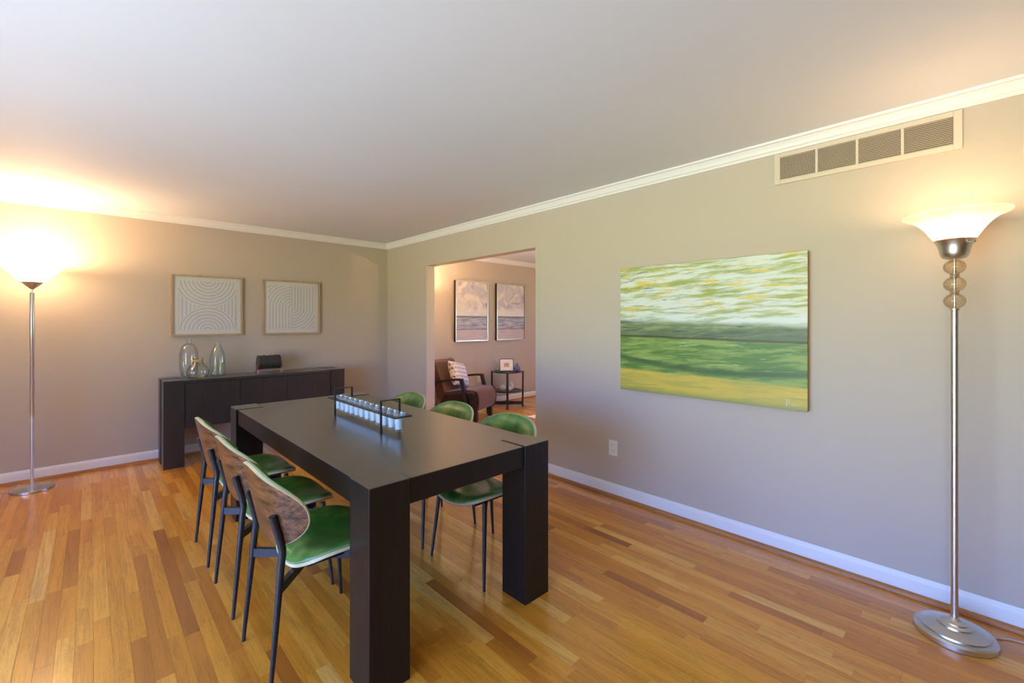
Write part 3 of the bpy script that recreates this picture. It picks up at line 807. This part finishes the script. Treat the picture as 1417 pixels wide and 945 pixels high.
# squiggled signature near the lower right corner
sg = BM()
def stroke(pts): tube(sg, [(-0.0415, -(w*2*uu-w), vv-h) for uu, vv in pts], 0.0016, 5)
stroke([(0.915, 0.055), (0.917, 0.035), (0.916, 0.022), (0.912, 0.028)])
stroke([(0.912, 0.056), (0.922, 0.058), (0.926, 0.048), (0.920, 0.040)])
stroke([(0.928, 0.030), (0.932, 0.040), (0.934, 0.028), (0.939, 0.038), (0.941, 0.027)])
stroke([(0.943, 0.030), (0.947, 0.036), (0.952, 0.029), (0.958, 0.033), (0.966, 0.031)])
obj('signature', sg, M['white_plastic'], t)

def sea_mat(name, sd):
    n = NT(name); co = n.coord('Generated'); x, y, z = n.xyz(co)
    p = n.comb(n.math('ADD', x, sd), n.math('MULTIPLY', z, 1.6), sd)
    a = n.noise(p, 3.2, 5, 0.6, 0.6); b = n.noise(p, 2.2, 4, 0.6, 0.8)
    st = n.noise(n.comb(n.math('MULTIPLY', n.math('ADD', x, sd), 3.5), n.math('MULTIPLY', z, 42), sd), 1.0, 4, 0.6)
    sky = n.mix(n.smooth(a, 0.38, 0.62), lin(190, 182, 192), lin(228, 214, 200))
    sky = n.mix(n.smooth(b, 0.55, 0.70), sky, lin(158, 148, 166))
    sky = n.mix(n.math('MULTIPLY', n.smooth(z, 0.60, 0.50), 0.7), sky, lin(232, 228, 222))
    sea = n.mix(n.smooth(st, 0.40, 0.60), lin(134, 136, 156), lin(190, 186, 196))
    sea = n.mix(n.smooth(n.math('ABSOLUTE', n.math('SUBTRACT', z, 0.405)), 0.03, 0.0), sea, lin(104, 106, 126))
    sand = n.mix(n.smooth(st, 0.35, 0.65), lin(206, 184, 180), lin(184, 172, 182))
    zz = n.math('ADD', z, n.math('MULTIPLY', n.math('SUBTRACT', st, 0.5), 0.02))
    c = n.mix(n.smooth(zz, 0.41, 0.428), sea, sky)
    c = n.mix(n.smooth(zz, 0.185, 0.17), c, sand)
    c = n.mix(n.smooth(n.math('ABSOLUTE', n.math('SUBTRACT', zz, 0.185)), 0.012, 0.0), c, lin(112, 104, 122))
    n.bsdf(c, 0.5, bump=st, bump_str=0.2, bump_dist=0.002)
    return n.m
def seascape(x0, x1, z0, z1, sd, label):
    t = thing('seascape_painting', label, 'painting', ((x0+x1)/2, YW, (z0+z1)/2), 0, 'seascapes in the living room')
    w, h = (x1-x0)/2, (z1-z0)/2; f = 0.012; d = 0.050
    fr = BM()
    for a in ((-w, -w+f, -h, h), (w-f, w, -h, h), (-w+f, w-f, h-f, h), (-w+f, w-f, -h, -h+f)): box(fr, a[0], a[1], -d, 0, a[2], a[3], 0.001)
    box(fr, -w+f, w-f, -0.008, 0, -h+f, h-f)
    o = obj('frame', fr, [M['champagne'], M['dark_wood']], t)
    for p in o.data.polygons:
        if p.normal.x < -0.7: p.material_index = 1
    g = 0.019
    obj('canvas', box(BM(), -w+g, w-g, -0.044, -0.009, -h+g, h-g), sea_mat('seascape_paint_%d' % sd, sd), t)
seascape(4.095, 4.752, 1.064, 2.024, 3, 'framed lilac seascape over the brown armchair')
seascape(4.950, 5.620, 1.064, 2.024, 8, 'framed lilac seascape over the round side table')

# ------------------------------------------------------------------ vent and outlets
VY0, VY1, VZ0, VZ1 = 0.038, 0.828, 2.183, 2.367
t = thing('air_return_vent', 'beige metal air return grille above the long wall painting', 'vent', (XW, (VY0+VY1)/2, (VZ0+VZ1)/2))
w, h = (VY1-VY0)/2, (VZ1-VZ0)/2
iy0, iy1, iz = -w+0.031, w-0.031, h-0.026
fr = BM()
for a in ((-w, iy0, -h, h), (iy1, w, -h, h), (iy0, iy1, iz, h), (iy0, iy1, -h, -iz)): box(fr, -0.013, 0, a[0], a[1], a[2], a[3], 0.002)
obj('frame', fr, M['vent'], t)
obj('backing', box(BM(), -0.002, -0.0005, iy0, iy1, -iz, iz), M['void'], t)
PAN = (iy1-iy0)/4
for k in range(1, 4): obj('mullion', box(BM(), -0.012, -0.002, iy0+PAN*k-0.006, iy0+PAN*k+0.006, -iz, iz, 0.001), M['vent'], t)
for k in range(4):
    a, b = iy0+PAN*k+(0.006 if k else 0), iy0+PAN*(k+1)-(0.006 if k < 3 else 0)
    bm = BM(); NS = 15
    for q in range(NS):
        zc = -iz+(q+0.5)*2*iz/NS
        prism(bm, [(-0.011, zc-0.0036), (-0.0105, zc-0.0042), (-0.003, zc+0.0020), (-0.004, zc+0.0030)], 1, a, b)
    tag(obj('louver_slats', bm, M['vent'], t), kind='stuff')
for sy_ in (-1, 1):
    for sz_ in (-0.5, 0.5):
        obj('screw', tube(BM(), [(-0.0125, sy_*(w-0.015), sz_*h), (-0.0145, sy_*(w-0.015), sz_*h)], 0.004, 10), M['vent'], t)

def outlet(loc, rz, label):
    t = thing('wall_outlet', label, 'outlet', loc, rz)
    obj('cover_plate', box(BM(), -0.006, 0, -0.039, 0.039, -0.060, 0.060, 0.002, 2), M['white_plastic'], t)
    for s in (-1, 1):
        r_ = obj('receptacle', box(BM(), -0.008, -0.005, -0.016, 0.016, s*0.024-0.015, s*0.024+0.015, 0.002, 2), M['white_plastic'], t)
        for q in (-1, 1): obj('slot', box(BM(), -0.0085, -0.0075, q*0.006-0.001, q*0.006+0.001, s*0.024-0.002, s*0.024+0.006), M['void'], r_)
    obj('screw', tube(BM(), [(-0.005, 0, 0), (-0.0075, 0, 0)], 0.003, 8), M['nickel'], t)
outlet((XW, 1.958, 0.380), 0, 'white wall outlet low on the long wall below the painting')
outlet((4.60, YW, 0.440), -PI/2, 'white wall outlet behind the brown armchair')

# ------------------------------------------------------------------ lamps
def bulb_light(root, z, power, rad=0.045):
    l = bpy.data.lights.new('bulb_light', 'POINT'); l.energy = power; l.color = LAMP_WARM; l.shadow_soft_size = rad
    o = bpy.data.objects.new('bulb_light', l); COL.objects.link(o); o.parent = root; o.location = (0, 0, z)
def floor_lamp_plain(name, label, loc, power, shade, rz=0.0):
    t = thing(name, label, 'floor lamp', loc, rz)
    obj('base', lathe(BM(), [(0, 0), (0.126, 0), (0.128, 0.003), (0.128, 0.017), (0.125, 0.021), (0.02, 0.026), (0, 0.026)], 56), M['nickel'], t, 30)
    p_ = obj('pole', lathe(BM(), [(0, 0.024), (0.0105, 0.024), (0.0105, 0.60), (0.0120, 0.602), (0.0120, 0.605), (0.0128, 0.607), (0.0128, 1.15), (0.0142, 1.153), (0.0142, 1.60), (0.012, 1.606), (0, 1.606)], 24), M['nickel'], t, 30)
    obj('neck', lathe(BM(), [(0, 1.600), (0.005, 1.600), (0.005, 1.636), (0, 1.636)], 16), M['nickel'], p_, 30)
    obj('shade_cup', lathe(BM(), [(0, 1.632), (0.010, 1.634), (0.066, 1.690), (0.066, 1.696), (0.050, 1.694), (0, 1.650)], 40), M['nickel'], t, 30)
    obj('lamp_shade', lathe(BM(), [(0.040, 1.676), (0.066, 1.694), (0.120, 1.748), (0.170, 1.806), (0.182, 1.826), (0.180, 1.832), (0.174, 1.828), (0.163, 1.810), (0.114, 1.754), (0.062, 1.702), (0.040, 1.684)], 56, closed=True), shade, t, 50)
    obj('bulb', lathe(BM(), [(0, 1.70), (0.012, 1.70), (0.014, 1.72), (0.028, 1.755), (0.026, 1.775), (0, 1.788)], 20), M['bulb'], t, 60)
    bulb_light(t, 1.800, power, 0.06)
    obj('power_cord', tube(BM(), [(-0.12, 0.03, 0.004), (-0.2, 0.10, 0.004), (-0.34, 0.14, 0.004), (-0.6, 0.16, 0.004)], 0.0032, 8), M['cord'], t, 60)
    return t
floor_lamp_plain('floor_lamp', 'slim nickel torchiere floor lamp with flared white shade, left of sideboard', (-0.343, 5.300, 0), 50, M['shade_plain'])
def floor_lamp_globes(name, label, loc, power):
    t = thing(name, label, 'floor lamp', loc)
    obj('base', lathe(BM(), [(0, 0), (0.131, 0), (0.134, 0.004), (0.134, 0.022), (0.128, 0.029), (0.117, 0.030), (0.113, 0.030), (0.111, 0.036), (0.090, 0.043), (0.064, 0.050), (0.060, 0.050), (0.058, 0.056), (0.046, 0.062), (0.044, 0.062), (0.042, 0.066), (0.024, 0.074), (0.016, 0.084), (0, 0.084)], 64), M['nickel'], t, 24)
    obj('pole', lathe(BM(), [(0, 0.075), (0.0125, 0.075), (0.0125, 1.415), (0.016, 1.417), (0.016, 1.424), (0, 1.424)], 28), M['nickel'], t, 30)
    obj('core_rod', lathe(BM(), [(0, 1.42), (0.005, 1.42), (0.005, 1.65), (0, 1.65)], 14), M['nickel'], t, 30)
    for zc in (1.457, 1.531, 1.606):
        pr = [(0.012, -0.032)]+[(0.037*math.cos(a), 0.0335*math.sin(a)) for a in [math.radians(d) for d in range(-65, 66, 10)]]+[(0.012, 0.032)]
        inn = [(max(r-0.003, 0.009), z*0.93) for r, z in pr][::-1]
        obj('glass_globe', lathe(BM(), [(r, zc+z) for r, z in pr+inn], 36, closed=True), M['globe_glass'], t, 60)
    for zc in (1.494, 1.5685):
        obj('collar', lathe(BM(), [(0, zc-0.007), (0.015, zc-0.007), (0.017, zc-0.004), (0.0145, zc), (0.017, zc+0.004), (0.015, zc+0.007), (0, zc+0.007)], 28), M['nickel'], t, 30)
    obj('shade_cup', lathe(BM(), [(0, 1.640), (0.026, 1.640), (0.036, 1.643), (0.044, 1.652), (0.049, 1.668), (0.052, 1.686), (0.058, 1.706), (0.068, 1.722), (0.066, 1.725), (0.050, 1.705), (0, 1.66)], 44), M['nickel'], t, 40)
    obj('lamp_shade', lathe(BM(), spline([(0.060, 1.712), (0.078, 1.742), (0.104, 1.782), (0.135, 1.812), (0.166, 1.826), (0.174, 1.833)], 4)+[(0.173, 1.839)]+spline([(0.168, 1.835), (0.133, 1.820), (0.100, 1.790), (0.073, 1.748), (0.056, 1.716)], 4), 64, closed=True), M['shade_marbled'], t, 60)
    obj('switch_stem', tube(BM(), [(-0.034, -0.034, 1.706), (-0.056, -0.056, 1.702), (-0.062, -0.062, 1.702)], [0.003, 0.0025, 0.005], 8), M['nickel'], t, 50)
    obj('bulb', lathe(BM(), [(0, 1.69), (0.012, 1.69), (0.014, 1.71), (0.028, 1.745), (0.026, 1.765), (0, 1.778)], 20), M['bulb'], t, 60)
    bulb_light(t, 1.800, power, 0.06)
    obj('power_cord', tube(BM(), [(0.08, -0.10, 0.004), (0.13, -0.16, 0.004), (0.155, -0.24, 0.004), (0.17, -0.36, 0.004), (0.18, -0.60, 0.004)], 0.0032, 8), M['cord'], t, 60)
    return t
floor_lamp_globes('floor_lamp', 'nickel floor lamp with three glass globes and alabaster bowl shade', (2.722, 0.060, 0), 7.5)
lamp3 = floor_lamp_plain('floor_lamp', 'nickel torchiere lighting the living room wall beside the doorway', (3.282, 5.345, 0), 70, M['shade_plain'], -PI*0.8)
fill_lamp = floor_lamp_plain('floor_lamp', 'added unseen nickel torchiere warming the living room from behind the long wall', (3.45, 1.20, 0), 270, M['shade_plain'], PI)  # unseen lamp, added to brighten and warm the living room

# ------------------------------------------------------------------ living room
AR = math.atan2(-0.91, 0.41)
ax = (4.055-0.36*0.41, 4.755+0.36*0.91)
t = thing('armchair', 'brown suede armchair with dark bent wood arms, seen through the doorway', 'armchair', (ax[0], ax[1], 0), AR)
sp = spline([(0.27, 0.13), (0.335, 0.16), (0.365, 0.24), (0.365, 0.34), (0.335, 0.415), (0.26, 0.44), (0.05, 0.425), (-0.20, 0.385)], 4)
obj('seat', prism(BM(), sp+[(-0.26, 0.30), (-0.24, 0.20)], 1, -0.275, 0.275, 0.012, 2), M['brown_fabric'], t, 40)
bk = spline([(-0.16, 0.37), (-0.25, 0.60), (-0.315, 0.77), (-0.345, 0.815), (-0.385, 0.825), (-0.415, 0.795), (-0.405, 0.74), (-0.35, 0.55), (-0.28, 0.28)], 4)
obj('backrest', prism(BM(), bk, 1, -0.275, 0.275, 0.012, 2), M['brown_fabric'], t, 40)
for s in (-1, 1):
    bm = BM(); prism(bm, spline([(0.305, 0.12), (0.350, 0.16), (0.372, 0.25), (0.368, 0.36), (0.335, 0.425), (0.29, 0.40), (0.272, 0.28), (0.28, 0.17)], 3), 1, min(s*0.275, s*0.292), max(s*0.275, s*0.292), 0.004, 2)
    obj('roll_end_cap', bm, M['dark_fabric'], t, 40)
    obj('side_panel', prism(BM(), [(-0.27, 0.16), (0.30, 0.14), (0.27, 0.40), (-0.16, 0.36)], 1, min(s*0.275, s*0.288), max(s*0.275, s*0.288)), M['dark_fabric'], t)
    y = s*0.318
    ar = obj('arm', tube(BM(), [(-0.40, y, 0.480), (-0.30, y, 0.520), (-0.10, y, 0.565), (0.04, y, 0.582), (0.135, y, 0.582)], 0, flat=(0.050, 0.030)), M['dark_wood'], t)
    obj('arm_post', tube(BM(), [(0.118, y, 0.592), (0.17, y, 0.40), (0.215, y, 0.22), (0.24, y, 0.0)], 0, flat=(0.040, 0.050)), M['dark_wood'], ar)
    obj('leg', box(BM(), 0.275, 0.325, s*0.235-0.025, s*0.235+0.025, 0, 0.17), M['dark_wood'], t)
    obj('rear_post', tube(BM(), [(-0.40, y, 0.495), (-0.36, y, 0.25), (-0.34, y, 0.0)], 0, flat=(0.040, 0.040)), M['dark_wood'], t)
    obj('side_rail', box(BM(), -0.35, 0.23, s*0.300-0.018, s*0.300+0.018, 0.17, 0.22), M['dark_wood'], t)

# cushion
n = NT('woven_cushion'); co = n.coord('Generated'); x, y, z = n.xyz(co)
rows = n.math('PINGPONG', n.math('MULTIPLY', z, 6.0), 0.5)
dash = n.math('PINGPONG', n.math('ADD', n.math('MULTIPLY', y, 16.0), n.math('MULTIPLY', z, 3.0)), 0.5)
mk = n.math('MULTIPLY', n.smooth(rows, 0.30, 0.18), n.smooth(dash, 0.24, 0.14))
n.bsdf(n.mix(mk, n.mix(n.noise(co, 40), lin(232, 220, 212), lin(216, 202, 194)), lin(112, 88, 82)), 0.9, bump=n.noise(co, 60, 3), bump_str=0.5, bump_dist=0.004, spec=0.1)
M['cushion'] = n.m
bm = BM(); N = 18
def cush(i, j, s):
    a, b = 2*i/N-1, 2*j/N-1
    pinch = 1-0.09*(1-abs(a)**2)*(abs(b)**4)-0
    yy = 0.19*a*(1-0.10*(1-a*a)*0-0.08*(1-b*b)*abs(a)**3*-0)*(1-0.10*(1-abs(b)**2)*abs(a)**4)
    zz = 0.19*b*(1-0.10*(1-abs(a)**2)*abs(b)**4)
    th_ = 0.075*max(0, (1-a**4)*(1-b**4))**0.55
    return Vector((s*th_, yy, zz))
grid = {}
for s in (-1, 1):
    for i in range(N+1):
        for j in range(N+1):
            edge = i in (0, N) or j in (0, N)
            if edge and s == 1: grid[(s, i, j)] = grid[(-1, i, j)]
            else: grid[(s, i, j)] = bm.verts.new(cush(i, j, s))
    for i in range(N):
        for j in range(N): bm.faces.new([grid[(s, i, j)], grid[(s, i+1, j)], grid[(s, i+1, j+1)], grid[(s, i, j+1)]])
cu = obj('throw_cushion', bm, M['cushion'], None, 60)
tag(cu, 'white woven throw cushion leaning in the brown armchair', 'cushion')
R_ = Matrix.Rotation(AR, 4, 'Z')
loc = Vector((ax[0], ax[1], 0)) + (R_ @ Vector((-0.100, 0.0, 0.614)))
cu.matrix_world = Matrix.Translation(loc) @ R_ @ Matrix.Rotation(math.radians(-24), 4, 'Y') @ Matrix.Rotation(math.radians(-13), 4, 'X')

# round side table
RC = (4.90, 5.24)
dirs = [(-0.68, -0.73), (0.73, -0.68), (0.68, 0.73), (-0.73, 0.68)]
RA = math.atan2(-0.73, -0.68)
t = thing('side_table', 'round smoked glass side table with dark crossed legs', 'side table', (RC[0], RC[1], 0), RA)
for k in range(4):
    bm = BM(); prism(bm, [(0.232, 0.0), (0.262, 0.0), (0.268, 0.578), (0.237, 0.578), (0.2365, 0.40)], 1, -0.018, 0.018, 0.002, 1)
    obj('leg', bm, M['dark_wood'], t, rot=(0, 0, k*PI/2))
for k in range(2):
    obj('base_bar', box(BM(), -0.24, 0.24, -0.017, 0.017, 0.035+0.0005*k, 0.090-0.0005*k, 0.002), M['dark_wood'], t, rot=(0, 0, k*PI/2))
obj('glass_top', lathe(BM(), [(0, 0.568), (0.226, 0.568), (0.230, 0.571), (0.230, 0.575), (0.226, 0.578), (0, 0.578)], 48), M['smoke_glass'], t, 30)
obj('top_rim', lathe(BM(), [(0.226, 0.560), (0.236, 0.560), (0.236, 0.580), (0.228, 0.580), (0.228, 0.567), (0.226, 0.567)], 48, closed=True), M['dark_wood'], t, 30)
obj('glass_shelf', lathe(BM(), [(0, 0.262), (0.212, 0.262), (0.212, 0.270), (0, 0.270)], 48), M['smoke_glass'], t, 30)
obj('shelf_rim', lathe(BM(), [(0.210, 0.254), (0.236, 0.254), (0.236, 0.272), (0.2125, 0.272), (0.2125, 0.2615), (0.210, 0.2615)], 48, closed=True), M['dark_wood'], t, 30)
def st(fr, rt):   # toward the viewer, to the viewer's right
    return (RC[0]-0.68*fr+0.73*rt, RC[1]-0.73*fr-0.68*rt)
p = st(0.04, -0.01)
t = thing('photo_frame', 'small dark framed photo leaning on the round side table', 'photo frame', (p[0], p[1], 0.5785), RA-PI/2+math.radians(10))
tilt = Matrix.Rotation(math.radians(12), 4, 'X')
def tilted(bm):
    bmesh.ops.transform(bm, matrix=tilt, verts=bm.verts); return bm
w, h, f = 0.115, 0.100, 0.010
fr = BM()
for a in ((-w, -w+f, 0, 2*h), (w-f, w, 0, 2*h), (-w+f, w-f, 2*h-f, 2*h), (-w+f, w-f, 0, f)): box(fr, a[0], a[1], -0.008, 0.012, a[2], a[3], 0.001)
obj('frame', tilted(fr), M['dark_wood'], t)
obj('mat_board', tilted(box(BM(), -w+f, w-f, -0.006, 0.004, f, 2*h-f)), M['mat_board'], t)
n = NT('sepia_print'); co = n.coord('Generated'); n.bsdf(n.ramp(n.noise(co, 3.2, 3), [(0.35, lin(150, 96, 70)), (0.5, lin(206, 170, 128)), (0.65, lin(230, 208, 176))]), 0.6); M['sepia'] = n.m
obj('print', tilted(box(BM(), -0.045, 0.045, 0.0042, 0.0055, 0.065, 0.135)), M['sepia'], t)
obj('glazing', tilted(box(BM(), -w+f, w-f, 0.0070, 0.0085, f, 2*h-f)), M['picture_glass'], t)
obj('easel_back', tilted(box(BM(), -0.020, 0.020, -0.0115, -0.0085, 0.002, 0.15)), M['dark_wood'], t)
obj('easel_leg', tube(BM(), [(0, -0.045, 0.135), (0, -0.105, 0.003)], 0, flat=(0.02, 0.004)), M['dark_wood'], t)
p = st(0.02, -0.165)
t = vessel('bud_vase', 'small glass bud vase with pale flowers beside the photo', spline([(0.020, 0.0), (0.032, 0.012), (0.036, 0.035), (0.026, 0.060), (0.016, 0.085), (0.017, 0.100), (0.018, 0.104)]), 0.003, M['bottle_green'], (p[0], p[1], 0.5785), 24)
for k in range(3):
    a = k*2.1+0.4; r = 0.018
    q = (r*math.cos(a), r*math.sin(a), 0.16+0.022*k)
    s_ = obj('flower_stem', tube(BM(), [(0, 0, 0.03), (q[0]*0.4, q[1]*0.4, 0.10), q], 0.0016, 6), M['stem'], t)
    bm = BM()
    for m in range(5):
        b = m*2*PI/5
        lathe(bm, [(0, -0.006), (0.008, -0.003), (0.009, 0.002), (0, 0.005)], 8, (q[0]+0.010*math.cos(b), q[1]+0.010*math.sin(b), q[2]))
    obj('blossom', bm, M['petal'], s_, 60)
PEAR = spline([(0.022, 0.0), (0.042, 0.012), (0.052, 0.042), (0.044, 0.078), (0.026, 0.104), (0.014, 0.122), (0.012, 0.134)])
def pear(name, label, mat, loc, s=1.0, cat='vase', sq=1.0):
    t = thing(name, label, cat, loc)
    prof = [(0, 0)]+[(r*s*sq, z*s) for r, z in PEAR]+[(0.008*s*sq, 0.134*s), (0.008*s*sq, 0.11*s), (0, 0.11*s)]
    obj('body', lathe(BM(), prof, 32), mat, t, 60)
    return t
p = st(0.07, 0.155); pear('ceramic_vase', 'violet ceramic bottle vase on top of the round side table', M['ceramic_violet'], (p[0], p[1], 0.5785), 1.0)
p = st(0.10, -0.075)
def ball(label, loc, r):
    t = thing('ceramic_ball_vase', label, 'vase', loc)
    pr = [(0, 0)]+[(r*math.cos(math.radians(d)), r*0.95+r*0.95*math.sin(math.radians(d))) for d in range(-72, 70, 9)]+[(0.012, r*1.88), (0.010, r*1.7), (0, r*1.7)]
    obj('body', lathe(BM(), pr, 32), M['ceramic'], t, 60)
ball('larger round white ceramic vase on the lower glass shelf', (p[0], p[1], 0.2705), 0.052)
p = st(0.11, 0.035); ball('small round white ceramic vase on the lower glass shelf', (p[0], p[1], 0.2705), 0.036)
p = st(-0.02, 0.062); pear('ceramic_vase', 'white teardrop ceramic vase on the lower glass shelf', M['ceramic'], (p[0], p[1], 0.2705), 1.12, sq=0.8)

# rug
bm = box(BM(), 4.55, 6.60, 2.50, 4.46, 0.0003, 0.012, 0.004, 2)
r_ = obj('area_rug', bm, M['rug'], None); tag(r_, 'cream area rug on the living room floor', 'rug')
